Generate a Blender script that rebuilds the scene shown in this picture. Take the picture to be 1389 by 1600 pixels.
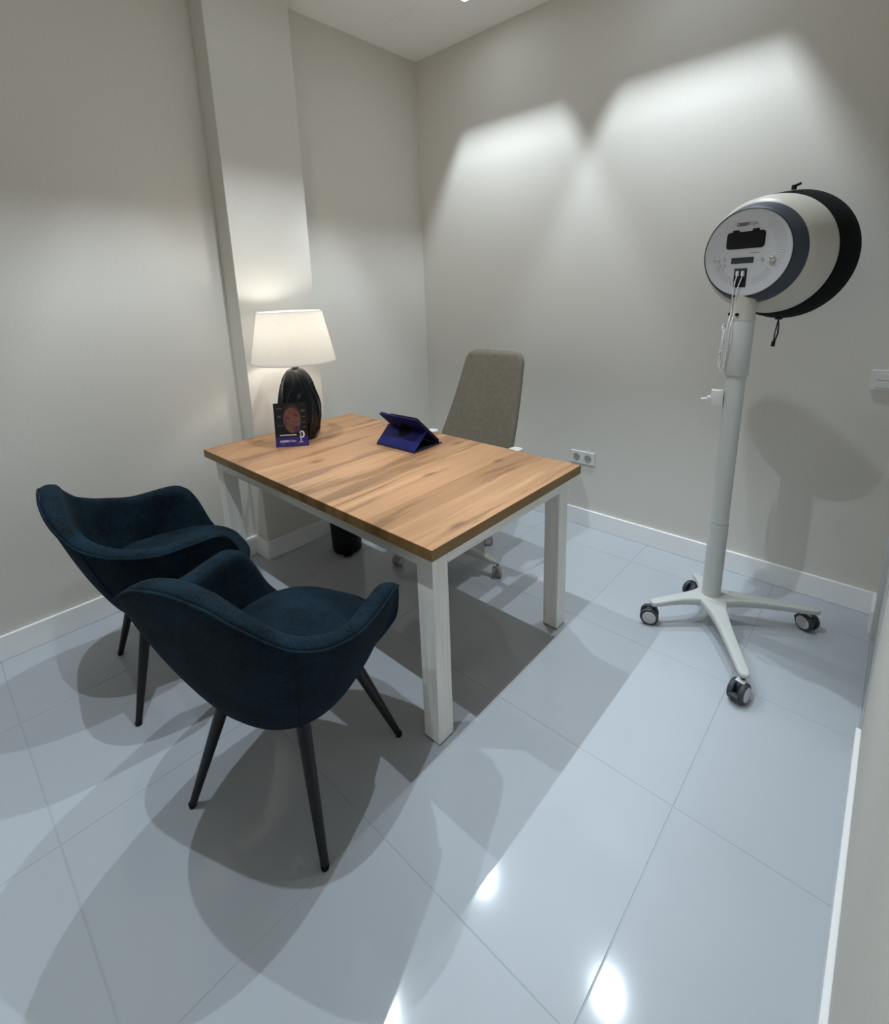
import bpy, bmesh, math, random
from mathutils import Vector, Matrix, noise
random.seed(7)
PI = math.pi
S = bpy.context.scene
C = S.collection
for o in list(bpy.data.objects):
    bpy.data.objects.remove(o, do_unlink=True)

# ------------------------------------------------------------------ camera
CAM = (2.6038, -2.6529, 1.4472); YAW, PITCH, ROLL = 2.3157, -0.2318, -0.0331
FPX, PY = 780.64, 636.0
fw = Vector((math.cos(PITCH)*math.cos(YAW), math.cos(PITCH)*math.sin(YAW), math.sin(PITCH)))
rt = fw.cross(Vector((0, 0, 1))).normalized(); up = rt.cross(fw)
r2 = rt*math.cos(ROLL) + up*math.sin(ROLL); u2 = -rt*math.sin(ROLL) + up*math.cos(ROLL)
cd = bpy.data.cameras.new('camera'); cam = bpy.data.objects.new('camera', cd); C.objects.link(cam)
mw = Matrix((r2, u2, -fw)).transposed().to_4x4(); mw.translation = Vector(CAM)
cam.matrix_world = mw
cd.sensor_fit = 'HORIZONTAL'; cd.sensor_width = 36; cd.lens = FPX*36/1389
cd.shift_y = -(800-PY)/1389; cd.clip_start = 0.01
S.camera = cam

# ------------------------------------------------------------------ world, exposure, ceiling spots
w = bpy.data.worlds.new('world'); S.world = w; w.use_nodes = True
w.node_tree.nodes['Background'].inputs[0].default_value = (0.05, 0.05, 0.055, 1)
S.view_settings.view_transform = 'Standard'; S.view_settings.look = 'None'
S.view_settings.gamma = 1; S.view_settings.use_curve_mapping = False
S.view_settings.exposure = 0.0
S.cycles.diffuse_bounces = 12; S.cycles.max_bounces = 16
H = 2.902; X1 = 2.669; YF = -3.45; T = 0.73
LXS, LYS = (.745, 1.755), (-.375, -1.400, -2.420)     # grid of square recessed downlights
SPOTS = [(x, y) for y in LYS for x in LXS]
CAN_H, CAN_A = .104, .056                              # can depth and half aperture
SPOT_W, GLOW_W = 75.0, .8; SPOT_COL = (0.80, 0.91, 1.0)
for i, (x, y) in enumerate(SPOTS):
    ld = bpy.data.lights.new('ceiling_spot', 'SPOT'); lo = bpy.data.objects.new('ceiling_spot', ld); C.objects.link(lo)
    lo.location = (x, y, H+CAN_H-.01)
    ld.energy = SPOT_W; ld.color = SPOT_COL; ld.spot_size = math.radians(110); ld.spot_blend = 0.3
    ld.shadow_soft_size = 0.009
    ad = bpy.data.lights.new('downlight_glow', 'AREA'); ao = bpy.data.objects.new('downlight_glow', ad); C.objects.link(ao)
    ao.location = (x, y, H-.002); ad.shape = 'SQUARE'; ad.size = .10; ad.energy = GLOW_W; ad.color = SPOT_COL

# ------------------------------------------------------------------ materials
def newmat(name):
    m = bpy.data.materials.new(name); m.use_nodes = True
    return m, m.node_tree.nodes, m.node_tree.links, m.node_tree.nodes['Principled BSDF']
def col(c):  # sRGB 0-255 to linear
    return tuple(((v/255)/12.92 if v/255 <= .04045 else ((v/255+.055)/1.055)**2.4) for v in c) + (1,)
def mat(name, rgb, rough=.5, metal=0, var=0.0, vscale=30, bump=0, bscale=200, spec=.5, coat=0, sheen=0):
    m, N, L, B = newmat(name)
    B.inputs['Base Color'].default_value = col(rgb); B.inputs['Roughness'].default_value = rough
    B.inputs['Metallic'].default_value = metal; B.inputs['Specular IOR Level'].default_value = spec
    if coat: B.inputs['Coat Weight'].default_value = coat; B.inputs['Coat Roughness'].default_value = .05
    if sheen: B.inputs['Sheen Weight'].default_value = sheen; B.inputs['Sheen Roughness'].default_value = .4
    tc = N.new('ShaderNodeTexCoord')
    n = N.new('ShaderNodeTexNoise'); n.inputs['Scale'].default_value = vscale; n.inputs['Detail'].default_value = 4
    L.new(tc.outputs['Object'], n.inputs['Vector'])
    if var:
        r = N.new('ShaderNodeMapRange'); r.inputs['From Min'].default_value = .3; r.inputs['From Max'].default_value = .7
        r.inputs['To Min'].default_value = 1-var; r.inputs['To Max'].default_value = 1+var
        L.new(n.outputs['Fac'], r.inputs['Value'])
        v = N.new('ShaderNodeVectorMath'); v.operation = 'SCALE'; v.inputs[0].default_value = col(rgb)[:3]
        L.new(r.outputs[0], v.inputs['Scale']); L.new(v.outputs[0], B.inputs['Base Color'])
    if bump:
        n2 = N.new('ShaderNodeTexNoise'); n2.inputs['Scale'].default_value = bscale; n2.inputs['Detail'].default_value = 3
        L.new(tc.outputs['Object'], n2.inputs['Vector'])
        b = N.new('ShaderNodeBump'); b.inputs['Strength'].default_value = bump; b.inputs['Distance'].default_value = .002
        L.new(n2.outputs['Fac'], b.inputs['Height']); L.new(b.outputs['Normal'], B.inputs['Normal'])
    return m

def wall_mat():
    m, N, L, B = newmat('wall_textile_paper')
    tc = N.new('ShaderNodeTexCoord'); mp = N.new('ShaderNodeMapping'); mp.inputs['Scale'].default_value = (90, 90, 500)
    n = N.new('ShaderNodeTexNoise'); n.inputs['Scale'].default_value = 1; n.inputs['Detail'].default_value = 3
    L.new(tc.outputs['Object'], mp.inputs[0]); L.new(mp.outputs[0], n.inputs['Vector'])
    r = N.new('ShaderNodeValToRGB'); r.color_ramp.elements[0].position = .3; r.color_ramp.elements[1].position = .7
    r.color_ramp.elements[0].color = col((211, 207, 199)); r.color_ramp.elements[1].color = col((220, 216, 208))
    L.new(n.outputs['Fac'], r.inputs[0]); L.new(r.outputs[0], B.inputs['Base Color'])
    b = N.new('ShaderNodeBump'); b.inputs['Strength'].default_value = .12; b.inputs['Distance'].default_value = .001
    L.new(n.outputs['Fac'], b.inputs['Height']); L.new(b.outputs['Normal'], B.inputs['Normal'])
    B.inputs['Roughness'].default_value = .75; B.inputs['Specular IOR Level'].default_value = .25
    return m

def wood_mat(name, base, light, dark, knot, edge=1.0):
    """laminate print: strips side by side along local X, grain running along local Y"""
    m, N, L, B = newmat(name)
    tc = N.new('ShaderNodeTexCoord'); sx = N.new('ShaderNodeSeparateXYZ'); L.new(tc.outputs['Object'], sx.inputs[0])
    # wobble across the grain
    mw_ = N.new('ShaderNodeMapping'); mw_.inputs['Scale'].default_value = (5, 2.2, 5); L.new(tc.outputs['Object'], mw_.inputs[0])
    nw = N.new('ShaderNodeTexNoise'); nw.inputs['Scale'].default_value = 1.0; nw.inputs['Detail'].default_value = 2; L.new(mw_.outputs[0], nw.inputs['Vector'])
    wm = N.new('ShaderNodeMath'); wm.operation = 'MULTIPLY_ADD'; wm.inputs[1].default_value = .075; L.new(nw.outputs['Fac'], wm.inputs[0]); L.new(sx.outputs['X'], wm.inputs[2])
    cb = N.new('ShaderNodeCombineXYZ'); L.new(wm.outputs[0], cb.inputs['X']); L.new(sx.outputs['Y'], cb.inputs['Y']); L.new(sx.outputs['Z'], cb.inputs['Z'])
    def grain(sc, detail, rough=.6):
        mp = N.new('ShaderNodeMapping'); mp.inputs['Scale'].default_value = sc; L.new(cb.outputs[0], mp.inputs[0])
        n = N.new('ShaderNodeTexNoise'); n.inputs['Scale'].default_value = 1; n.inputs['Detail'].default_value = detail; n.inputs['Roughness'].default_value = rough
        L.new(mp.outputs[0], n.inputs['Vector']); return n.outputs['Fac']
    g1 = grain((20, .75, 3), 5); g2 = grain((120, 2.6, 10), 4); g3 = grain((9.5, .9, 2), 5)
    # strips
    st = N.new('ShaderNodeMath'); st.operation = 'MULTIPLY'; st.inputs[1].default_value = 8.7; L.new(sx.outputs['X'], st.inputs[0])
    fl = N.new('ShaderNodeMath'); fl.operation = 'FLOOR'; L.new(st.outputs[0], fl.inputs[0])
    wn = N.new('ShaderNodeTexWhiteNoise'); wn.noise_dimensions = '1D'; L.new(fl.outputs[0], wn.inputs['W'])
    def ramp(src, els):
        r = N.new('ShaderNodeValToRGB'); e = r.color_ramp.elements
        e[0].position, e[0].color = els[0]; e[1].position, e[1].color = els[1]
        for p_, c_ in els[2:]:
            k = e.new(p_); k.color = c_
        L.new(src, r.inputs[0]); return r.outputs[0]
    c1 = ramp(g1, [(.28, col(dark)), (.72, col(light)), (.42, col(base)), (.56, col(base))])
    def mix(a, b, f, mode='MIX'):
        x = N.new('ShaderNodeMix'); x.data_type = 'RGBA'; x.blend_type = mode
        for s_, v in ((6, a), (7, b)):
            if hasattr(v, 'links') or hasattr(v, 'is_linked'): L.new(v, x.inputs[s_])
            else: x.inputs[s_].default_value = v
        if isinstance(f, float): x.inputs[0].default_value = f
        else: L.new(f, x.inputs[0])
        return x.outputs[2]
    tint = ramp(wn.outputs['Value'], [(0, (.80, .77, .74, 1)), (1, (1.08, 1.08, 1.08, 1))])
    c = mix(c1, tint, 1.0, 'MULTIPLY')
    fine = ramp(g2, [(.35, (.84, .81, .78, 1)), (.6, (1.03, 1.03, 1.03, 1))])
    c = mix(c, fine, .7, 'MULTIPLY')
    # dark cracks / figured streaks
    cr = ramp(g3, [(.40, (1, 1, 1, 1)), (.452, (0, 0, 0, 1))])
    c = mix(c, col(knot), mix((0, 0, 0, 1), cr, .42))
    # knots
    mv = N.new('ShaderNodeMapping'); mv.inputs['Scale'].default_value = (4.2, 1.7, 3); L.new(cb.outputs[0], mv.inputs[0])
    vo = N.new('ShaderNodeTexVoronoi'); vo.voronoi_dimensions = '2D'; vo.inputs['Scale'].default_value = 1; L.new(mv.outputs[0], vo.inputs['Vector'])
    kf = ramp(vo.outputs['Distance'], [(.02, (1, 1, 1, 1)), (.085, (0, 0, 0, 1))])
    c = mix(c, col(knot), mix((0, 0, 0, 1), kf, .6))
    if edge != 1.0: c = mix(c, (edge, edge*.97, edge*.80, 1), 1.0, 'MULTIPLY')  # multiply paints shade into the oak colour for the desk edge
    L.new(c, B.inputs['Base Color']); B.inputs['Roughness'].default_value = .42; B.inputs['Specular IOR Level'].default_value = .35
    b = N.new('ShaderNodeBump'); b.inputs['Strength'].default_value = .15; b.inputs['Distance'].default_value = .0006
    L.new(g2, b.inputs['Height']); L.new(b.outputs['Normal'], B.inputs['Normal'])
    return m

def whitewash(name, along):
    m, N, L, B = newmat(name)
    tc = N.new('ShaderNodeTexCoord'); mp = N.new('ShaderNodeMapping')
    sc = [95, 95, 95]; sc[along] = 3.5; mp.inputs['Scale'].default_value = sc
    n = N.new('ShaderNodeTexNoise'); n.inputs['Scale'].default_value = 1; n.inputs['Detail'].default_value = 5
    L.new(tc.outputs['Object'], mp.inputs[0]); L.new(mp.outputs[0], n.inputs['Vector'])
    r = N.new('ShaderNodeValToRGB'); e = r.color_ramp.elements
    e[0].position = .3; e[0].color = col((227, 224, 216)); e[1].position = .6; e[1].color = col((240, 239, 234))
    L.new(n.outputs['Fac'], r.inputs[0]); L.new(r.outputs[0], B.inputs['Base Color'])
    B.inputs['Roughness'].default_value = .5
    return m

def fabric(name, a, b_, scale, bump=.5, sheen=.3):
    m, N, L, B = newmat(name)
    tc = N.new('ShaderNodeTexCoord')
    n1 = N.new('ShaderNodeTexNoise'); n1.inputs['Scale'].default_value = scale; n1.inputs['Detail'].default_value = 5; n1.inputs['Roughness'].default_value = .7
    n2 = N.new('ShaderNodeTexNoise'); n2.inputs['Scale'].default_value = scale*.09; n2.inputs['Detail'].default_value = 3
    L.new(tc.outputs['Object'], n1.inputs['Vector']); L.new(tc.outputs['Object'], n2.inputs['Vector'])
    ad = N.new('ShaderNodeMath'); ad.operation = 'MULTIPLY_ADD'; ad.inputs[1].default_value = .45
    L.new(n2.outputs['Fac'], ad.inputs[0]); 
    h = N.new('ShaderNodeMath'); h.operation = 'MULTIPLY'; h.inputs[1].default_value = .55; L.new(n1.outputs['Fac'], h.inputs[0]); L.new(h.outputs[0], ad.inputs[2])
    r = N.new('ShaderNodeValToRGB'); e = r.color_ramp.elements; e[0].position = .36; e[0].color = col(a); e[1].position = .66; e[1].color = col(b_)
    L.new(ad.outputs[0], r.inputs[0]); L.new(r.outputs[0], B.inputs['Base Color'])
    B.inputs['Roughness'].default_value = .9; B.inputs['Specular IOR Level'].default_value = .15
    B.inputs['Sheen Weight'].default_value = sheen; B.inputs['Sheen Roughness'].default_value = .45
    B.inputs['Sheen Tint'].default_value = col(tuple(min(255, v*2+20) for v in b_))
    bp = N.new('ShaderNodeBump'); bp.inputs['Strength'].default_value = bump; bp.inputs['Distance'].default_value = .003
    L.new(n1.outputs['Fac'], bp.inputs['Height']); L.new(bp.outputs['Normal'], B.inputs['Normal'])
    return m

def tile_mat():
    m, N, L, B = newmat('white_porcelain')
    tc = N.new('ShaderNodeTexCoord'); n = N.new('ShaderNodeTexNoise'); n.inputs['Scale'].default_value = 3; n.inputs['Detail'].default_value = 3
    L.new(tc.outputs['Object'], n.inputs['Vector'])
    r = N.new('ShaderNodeValToRGB'); r.color_ramp.elements[0].color = col((176, 181, 187)); r.color_ramp.elements[1].color = col((181, 186, 192))
    L.new(n.outputs['Fac'], r.inputs[0]); L.new(r.outputs[0], B.inputs['Base Color'])
    B.inputs['Roughness'].default_value = .09; B.inputs['Specular IOR Level'].default_value = .45
    return m

def shade_mat():
    m, N, L, B = newmat('lamp_shade_cloth')
    tc = N.new('ShaderNodeTexCoord'); mp = N.new('ShaderNodeMapping'); mp.inputs['Scale'].default_value = (60, 60, 420)
    n = N.new('ShaderNodeTexNoise'); n.inputs['Scale'].default_value = 1; L.new(tc.outputs['Object'], mp.inputs[0]); L.new(mp.outputs[0], n.inputs['Vector'])
    r = N.new('ShaderNodeValToRGB'); r.color_ramp.elements[0].color = col((226, 223, 217)); r.color_ramp.elements[1].color = col((240, 238, 233))
    L.new(n.outputs['Fac'], r.inputs[0])
    tr = N.new('ShaderNodeBsdfTranslucent'); df = N.new('ShaderNodeBsdfDiffuse')
    L.new(r.outputs[0], tr.inputs['Color']); L.new(r.outputs[0], df.inputs['Color'])
    mx = N.new('ShaderNodeMixShader'); mx.inputs[0].default_value = .42
    L.new(df.outputs[0], mx.inputs[1]); L.new(tr.outputs[0], mx.inputs[2])
    L.new(mx.outputs[0], N['Material Output'].inputs['Surface']); N.remove(B)
    return m

def emit(name, rgb, s):
    m, N, L, B = newmat(name); B.inputs['Base Color'].default_value = (.8, .8, .8, 1)
    B.inputs['Emission Color'].default_value = rgb + (1,); B.inputs['Emission Strength'].default_value = s
    return m

M = dict(
    wall=wall_mat(), tile=tile_mat(), table_top=wood_mat('oak_laminate', (168, 128, 93), (194, 156, 119), (126, 90, 61), (82, 57, 39)),
    wash_x=whitewash('whitewashed_wood_x', 0), wash_y=whitewash('whitewashed_wood_y', 1), wash_z=whitewash('whitewashed_wood_z', 2),
    edge_band=wood_mat('oak_edge_shaded', (165, 132, 90), (180, 147, 104), (142, 108, 70), (98, 74, 46), .60),  # same oak decor as the top, with the edge's shade put into its colour
    teal=fabric('teal_chenille', (2, 7, 12), (18, 40, 53), 120, .7, .06), taupe=fabric('taupe_weave', (92, 86, 74), (106, 100, 87), 520, .15, .05),
    shade=shade_mat(),
    plaster=mat('ceiling_paint', (238, 237, 233), .8, spec=.2), grout=mat('grey_grout', (172, 176, 181), .7),
    skirting=mat('white_lacquer', (244, 245, 245), .35), door=mat('door_lacquer', (205, 206, 205), .4),
    black_metal=mat('black_metal', (17, 17, 19), .38, .2), black=mat('black_plastic', (8, 8, 10), .55, spec=.3),
    piping=mat('teal_piping', (8, 24, 36), .85, var=.3, vscale=300), white=mat('white_plastic', (218, 218, 214), .35),
    offwhite=mat('offwhite_shell', (196, 192, 181), .4), pole=mat('powder_coated_white', (196, 198, 194), .4),
    slate=mat('slate_rubber', (54, 60, 70), .5), facegrey=mat('face_plate_grey', (205, 207, 212), .4, bump=.1, bscale=900),
    hood=mat('black_hood_cloth', (9, 9, 12), .9, var=.3, vscale=120, bump=.4, bscale=300, spec=.2),
    screen=mat('dark_screen', (7, 8, 16), .12), lcd=mat('grey_display', (52, 57, 62), .25), ink=mat('dark_print', (44, 46, 52), .6),
    ink_light=mat('grey_print', (120, 123, 128), .6), chrome=mat('chrome', (220, 220, 222), .12, 1.0), cable=mat('white_cable', (225, 225, 225), .4),
    ceramic=mat('navy_ceramic', (6, 9, 17), .3, spec=.32), blue=mat('royal_blue_leatherette', (17, 18, 80), .7, spec=.2, bump=.25, bscale=600),
    darkblue=mat('dark_case_inside', (16, 17, 34), .6), glass=mat('tablet_glass', (5, 5, 7), .06),
    wheel=mat('caster_rubber', (52, 55, 62), .55), wheel_grey=mat('caster_grey_plastic', (150, 148, 144), .5), hub=mat('caster_disc', (196, 193, 190), .45),
    chair_white=mat('chair_white_plastic', (198, 197, 192), .42), socket_hole=mat('socket_well', (165, 165, 160), .5),
    card_black=mat('print_black', (15, 15, 15), .3), card_purple=mat('print_purple', (52, 34, 112), .3), card_white=mat('print_white', (222, 220, 228), .4),
    card_grey=mat('print_grey', (120, 118, 118), .4), skin=mat('print_skin', (112, 72, 60), .35, var=.3, vscale=26),
    skin_purple=mat('print_shadow_purple', (76, 46, 58), .35), hair=mat('print_hair', (50, 36, 30), .4), lips=mat('print_lips', (104, 54, 56), .35),
    disc=mat('matte_black_disc', (4, 4, 7), .8, spec=.15), can=mat('dark_reflector', (40, 40, 42), .5), lens=emit('downlight_lens', (.92, .97, 1.0), 60.0), bulb=emit('bulb_glow', (1.0, .82, .58), 14.0), brass=mat('dark_nickel', (120, 116, 108), .3, 1),
)

# ------------------------------------------------------------------ helpers
def link(name, me, m=None, parent=None, smooth=False, ang=None):
    o = bpy.data.objects.new(name, me); C.objects.link(o)
    if m is not None: me.materials.append(m)
    if parent is not None: o.parent = parent
    if smooth:
        for p_ in me.polygons: p_.use_smooth = True
        if ang:
            bm = bmesh.new(); bm.from_mesh(me)
            for e in bm.edges:
                if len(e.link_faces) == 2 and e.calc_face_angle(0) > ang: e.smooth = False
            bm.to_mesh(me); bm.free()
    return o
def obj(name, bm, m, parent=None, smooth=False, ang=None):
    bmesh.ops.recalc_face_normals(bm, faces=bm.faces[:])
    me = bpy.data.meshes.new(name); bm.to_mesh(me); bm.free()
    return link(name, me, m, parent, smooth, ang)
def thing(name, label, cat, loc=(0, 0, 0), rz=0, group=None):
    o = bpy.data.objects.new(name, None); C.objects.link(o); o.location = loc; o.rotation_euler = (0, 0, rz)
    o.empty_display_size = .05
    return tag(o, label, cat, group)
def tag(o, label, cat, group=None):
    o['label'] = label; o['category'] = cat
    if group: o['group'] = group
    return o
def struct(o, label=None, cat=None):
    o['kind'] = 'structure'
    if label: o['label'] = label
    if cat: o['category'] = cat
    return o
def box(lo, hi, bev=0, seg=2, bm=None):
    b = bmesh.new()
    bmesh.ops.create_cube(b, size=1)
    for v in b.verts:
        v.co = Vector([(lo[i]+hi[i])/2 + v.co[i]*(hi[i]-lo[i]) for i in range(3)])
    if bev: bmesh.ops.bevel(b, geom=b.edges[:], offset=bev, segments=seg, affect='EDGES', profile=.5)
    if bm is None: return b
    me = bpy.data.meshes.new('t'); b.to_mesh(me); b.free(); bm.from_mesh(me); bpy.data.meshes.remove(me)
    return bm
def join(*bms):
    a = bms[0]
    for b in bms[1:]:
        me = bpy.data.meshes.new('t'); b.to_mesh(me); b.free(); a.from_mesh(me); bpy.data.meshes.remove(me)
    return a
def xf(bm, mtx):
    bmesh.ops.transform(bm, matrix=mtx, verts=bm.verts[:]); return bm
def tube(path, radii, n=16, caps=True, closed=False):
    """sweep a circle along a path (parallel transport)"""
    P = [Vector(p_) for p_ in path]
    if not isinstance(radii, (list, tuple)): radii = [radii]*len(P)
    bm = bmesh.new(); rings = []; K = len(P)
    def tang(i):
        if closed: return (P[(i+1) % K]-P[i-1]).normalized()
        return (P[min(i+1, K-1)]-P[max(i-1, 0)]).normalized()
    t = tang(0); a = t.orthogonal().normalized()
    for i in range(K):
        t2 = tang(i); q = t.rotation_difference(t2); a = (q @ a); a = (a - t2*a.dot(t2)).normalized(); t = t2
        b = t.cross(a)
        rings.append([bm.verts.new(P[i]+(a*math.cos(2*PI*k/n)+b*math.sin(2*PI*k/n))*radii[i]) for k in range(n)])
    for i in range(K if closed else K-1):
        A, B = rings[i], rings[(i+1) % K]
        for k in range(n): bm.faces.new((A[k], A[(k+1) % n], B[(k+1) % n], B[k]))
    if caps and not closed: bm.faces.new(rings[0][::-1]); bm.faces.new(rings[-1])
    return bm
def lathe(prof, n=48, axis='Z', cap0=True, cap1=True):
    """prof list of (r, h); revolve about Z"""
    bm = bmesh.new(); rings = []
    for r, h in prof:
        rings.append([bm.verts.new((r*math.cos(2*PI*k/n), r*math.sin(2*PI*k/n), h)) for k in range(n)])
    for A, B in zip(rings, rings[1:]):
        for k in range(n): bm.faces.new((A[k], A[(k+1) % n], B[(k+1) % n], B[k]))
    if cap0: bm.faces.new(rings[0][::-1])
    if cap1: bm.faces.new(rings[-1])
    return bm
def rrect(w, h, r, n=6):
    pts = []
    for cx_, cy_, a0 in ((w/2-r, h/2-r, 0), (-w/2+r, h/2-r, 90), (-w/2+r, -h/2+r, 180), (w/2-r, -h/2+r, 270)):
        for k in range(n+1):
            a = math.radians(a0+90*k/n); pts.append((cx_+r*math.cos(a), cy_+r*math.sin(a)))
    return pts
def prism(pts, z0, z1, bev=0, seg=2):
    bm = bmesh.new(); vs = [bm.verts.new((x, y, z0)) for x, y in pts]
    f = bm.faces.new(vs); r = bmesh.ops.extrude_face_region(bm, geom=[f])
    bmesh.ops.translate(bm, vec=(0, 0, z1-z0), verts=[v for v in r['geom'] if isinstance(v, bmesh.types.BMVert)])
    if bev:
        es = [e for e in bm.edges if abs(e.verts[0].co.z-e.verts[1].co.z) < 1e-7]
        bmesh.ops.bevel(bm, geom=es, offset=bev, segments=seg, affect='EDGES', profile=.5)
    return bm
def text_obj(name, body, size, m, parent, mtx, depth=.0003, bold=0.0, align='CENTER', sx=1):
    cu = bpy.data.curves.new('t', 'FONT'); cu.body = body; cu.size = size; cu.extrude = depth; cu.offset = bold
    cu.align_x = align; cu.align_y = 'CENTER'; cu.resolution_u = 3
    to = bpy.data.objects.new('t', cu); C.objects.link(to)
    dg = bpy.context.evaluated_depsgraph_get(); dg.update()
    me = bpy.data.meshes.new_from_object(to.evaluated_get(dg)); bpy.data.objects.remove(to)
    me.transform(mtx @ Matrix.Diagonal((sx, 1, 1, 1))); me.name = name
    me.materials.clear()
    return link(name, me, m, parent)
def interp(tab, x):
    """smooth monotone interpolation of (x, y) table"""
    if x <= tab[0][0]: return tab[0][1]
    for (a, ya), (b, yb) in zip(tab, tab[1:]):
        if x <= b:
            i = tab.index((a, ya))
            def sl(j):
                if j <= 0 or j >= len(tab)-1: return 0
                d0 = (tab[j][1]-tab[j-1][1])/(tab[j][0]-tab[j-1][0]); d1 = (tab[j+1][1]-tab[j][1])/(tab[j+1][0]-tab[j][0])
                return 0 if d0*d1 <= 0 else 2*d0*d1/(d0+d1)
            h = b-a; t = (x-a)/h; m0, m1 = sl(i)*h, sl(i+1)*h
            return (2*t**3-3*t*t+1)*ya+(t**3-2*t*t+t)*m0+(-2*t**3+3*t*t)*yb+(t**3-t*t)*m1
    return tab[-1][1]
def subsurf(o, lv=1):
    md = o.modifiers.new('sub', 'SUBSURF'); md.levels = lv; md.render_levels = lv
    return o
def copy_tree(o, parent=None):
    c = o.copy(); C.objects.link(c)
    if parent is not None: c.parent = parent
    for ch in o.children: copy_tree(ch, c)
    return c

# ------------------------------------------------------------------ the room
floor = struct(obj('floor', box((-.1, YF-.1, -.12), (X1+.1, .1, -.0015)), M['grout']), 'glossy white square floor tiles with thin grey joints', 'floor')
xl = [-.134, .474, 1.082, 1.690, 2.298, 2.906]; yl = [-3.798, -3.204, -2.610, -2.016, -1.422, -.828, -.234, .36]
g = .0011
for i in range(len(xl)-1):
    for j in range(len(yl)-1):
        a = (max(xl[i]+g, 0), max(yl[j]+g, YF)); b = (min(xl[i+1]-g, X1), min(yl[j+1]-g, 0))
        if a[0] < b[0] and a[1] < b[1]:
            obj('floor_tile', box((a[0], a[1], -.01), (b[0], b[1], 0), .0012, 1), M['tile'], floor)
cbm = bmesh.new()
xs_ = [-.1]; ys_ = [YF-.1]
for x in LXS: xs_ += [x-CAN_A, x+CAN_A]
for y in sorted(LYS): ys_ += [y-CAN_A, y+CAN_A]
xs_.append(X1+.1); ys_.append(.1)
for i in range(len(xs_)-1):
    for j in range(len(ys_)-1):
        if i % 2 and j % 2: continue                    # downlight opening
        q = [cbm.verts.new((xs_[i+a_], ys_[j+b_], H)) for a_, b_ in ((0, 0), (1, 0), (1, 1), (0, 1))]
        cbm.faces.new(q)
bmesh.ops.remove_doubles(cbm, verts=cbm.verts[:], dist=1e-5)
r_ = bmesh.ops.extrude_face_region(cbm, geom=cbm.faces[:])
bmesh.ops.translate(cbm, vec=(0, 0, .012), verts=[v for v in r_['geom'] if isinstance(v, bmesh.types.BMVert)])
ceiling = struct(obj('ceiling', cbm, M['plaster']), 'white plasterboard ceiling', 'ceiling')
obj('access_panel', box((.18, -.47, H-.0015), (.48, -.15, H+.001)), M['plaster'], ceiling)
struct(obj('wall_left', box((-.1, YF-.1, 0), (0, .1, H)), M['wall']), 'greige textured wall on the left behind the desk lamp', 'wall')
struct(obj('wall_back', box((0, 0, 0), (X1, .1, H)), M['wall']), 'greige textured wall behind the office chair', 'wall')
struct(obj('wall_front', box((0, YF-.1, 0), (X1, YF, H)), M['wall']), 'greige wall behind the viewer', 'wall')
DY0, DY1, DZ = -.175, -.905, 2.08
wr = join(box((X1, YF-.1, 0), (X1+.1, DY1, H)), box((X1, DY0, 0), (X1+.1, .1, H)), box((X1, DY1, DZ), (X1+.1, DY0, H)))
struct(obj('wall_right', wr, M['wall']), 'pale wall at the right edge with a door', 'wall')
CF, CY0, CY1 = .132, -1.461, -1.022
struct(obj('wall_pillar', box((0, CY0, 0), (CF, CY1, H), .002, 1), M['wall']), 'square pillar projecting from the left wall behind the lamp', 'pillar')
# skirting boards
BH, BT = .108, .014
def skirt(name, lo, hi, label):
    struct(obj(name, box(lo, hi, .003, 2), M['skirting']), label, 'baseboard')
skirt('baseboard_left', (0, YF, 0), (BT, CY0-BT, BH), 'white baseboard along the left wall')
skirt('baseboard_corner', (0, CY1+BT, 0), (BT, 0, BH), 'white baseboard between pillar and corner')
skirt('baseboard_back', (BT, -BT, 0), (X1, 0, BH), 'white baseboard along the back wall')
skirt('baseboard_right', (X1-BT, YF, 0), (X1, DY1-.0, BH), 'white baseboard along the right wall beside the door')
skirt('baseboard_door', (X1-BT, DY0, 0), (X1, -BT, BH), 'short white baseboard between door and back corner')
pb = join(box((0, CY0-BT, 0), (CF+BT, CY0, BH), .003), box((CF, CY0, 0), (CF+BT, CY1, BH), .003), box((0, CY1, 0), (CF+BT, CY1+BT, BH), .003))
struct(obj('baseboard_pillar', pb, M['skirting']), 'white baseboard wrapping the pillar', 'baseboard')
# door in the right wall
dr = bpy.data.objects.new('door_1', None); C.objects.link(dr); dr.location = (X1, (DY0+DY1)/2, 0)
struct(dr, 'plain white door in the right wall', 'door')
hw = (DY0-DY1)/2
obj('door_leaf', box((.012, -hw+.035, .006), (.05, hw-.035, DZ-.035), .002, 1), M['door'], dr)
obj('door_frame', join(box((-.004, -hw, 0), (.09, -hw+.032, DZ)), box((-.004, hw-.032, 0), (.09, hw, DZ)), box((-.004, -hw, DZ-.032), (.09, hw, DZ))), M['door'], dr)
dh = obj('door_handle', join(tube([(.012, -hw+.10, 1.02), (-.03, -hw+.10, 1.02)], .009, 12), tube([(-.03, -hw+.095, 1.02), (-.03, -hw+.21, 1.02)], .008, 12), tube([(.012, -hw+.10, 1.02), (.004, -hw+.10, 1.02)], .024, 20)), M['chrome'], dr, True, .6)

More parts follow.
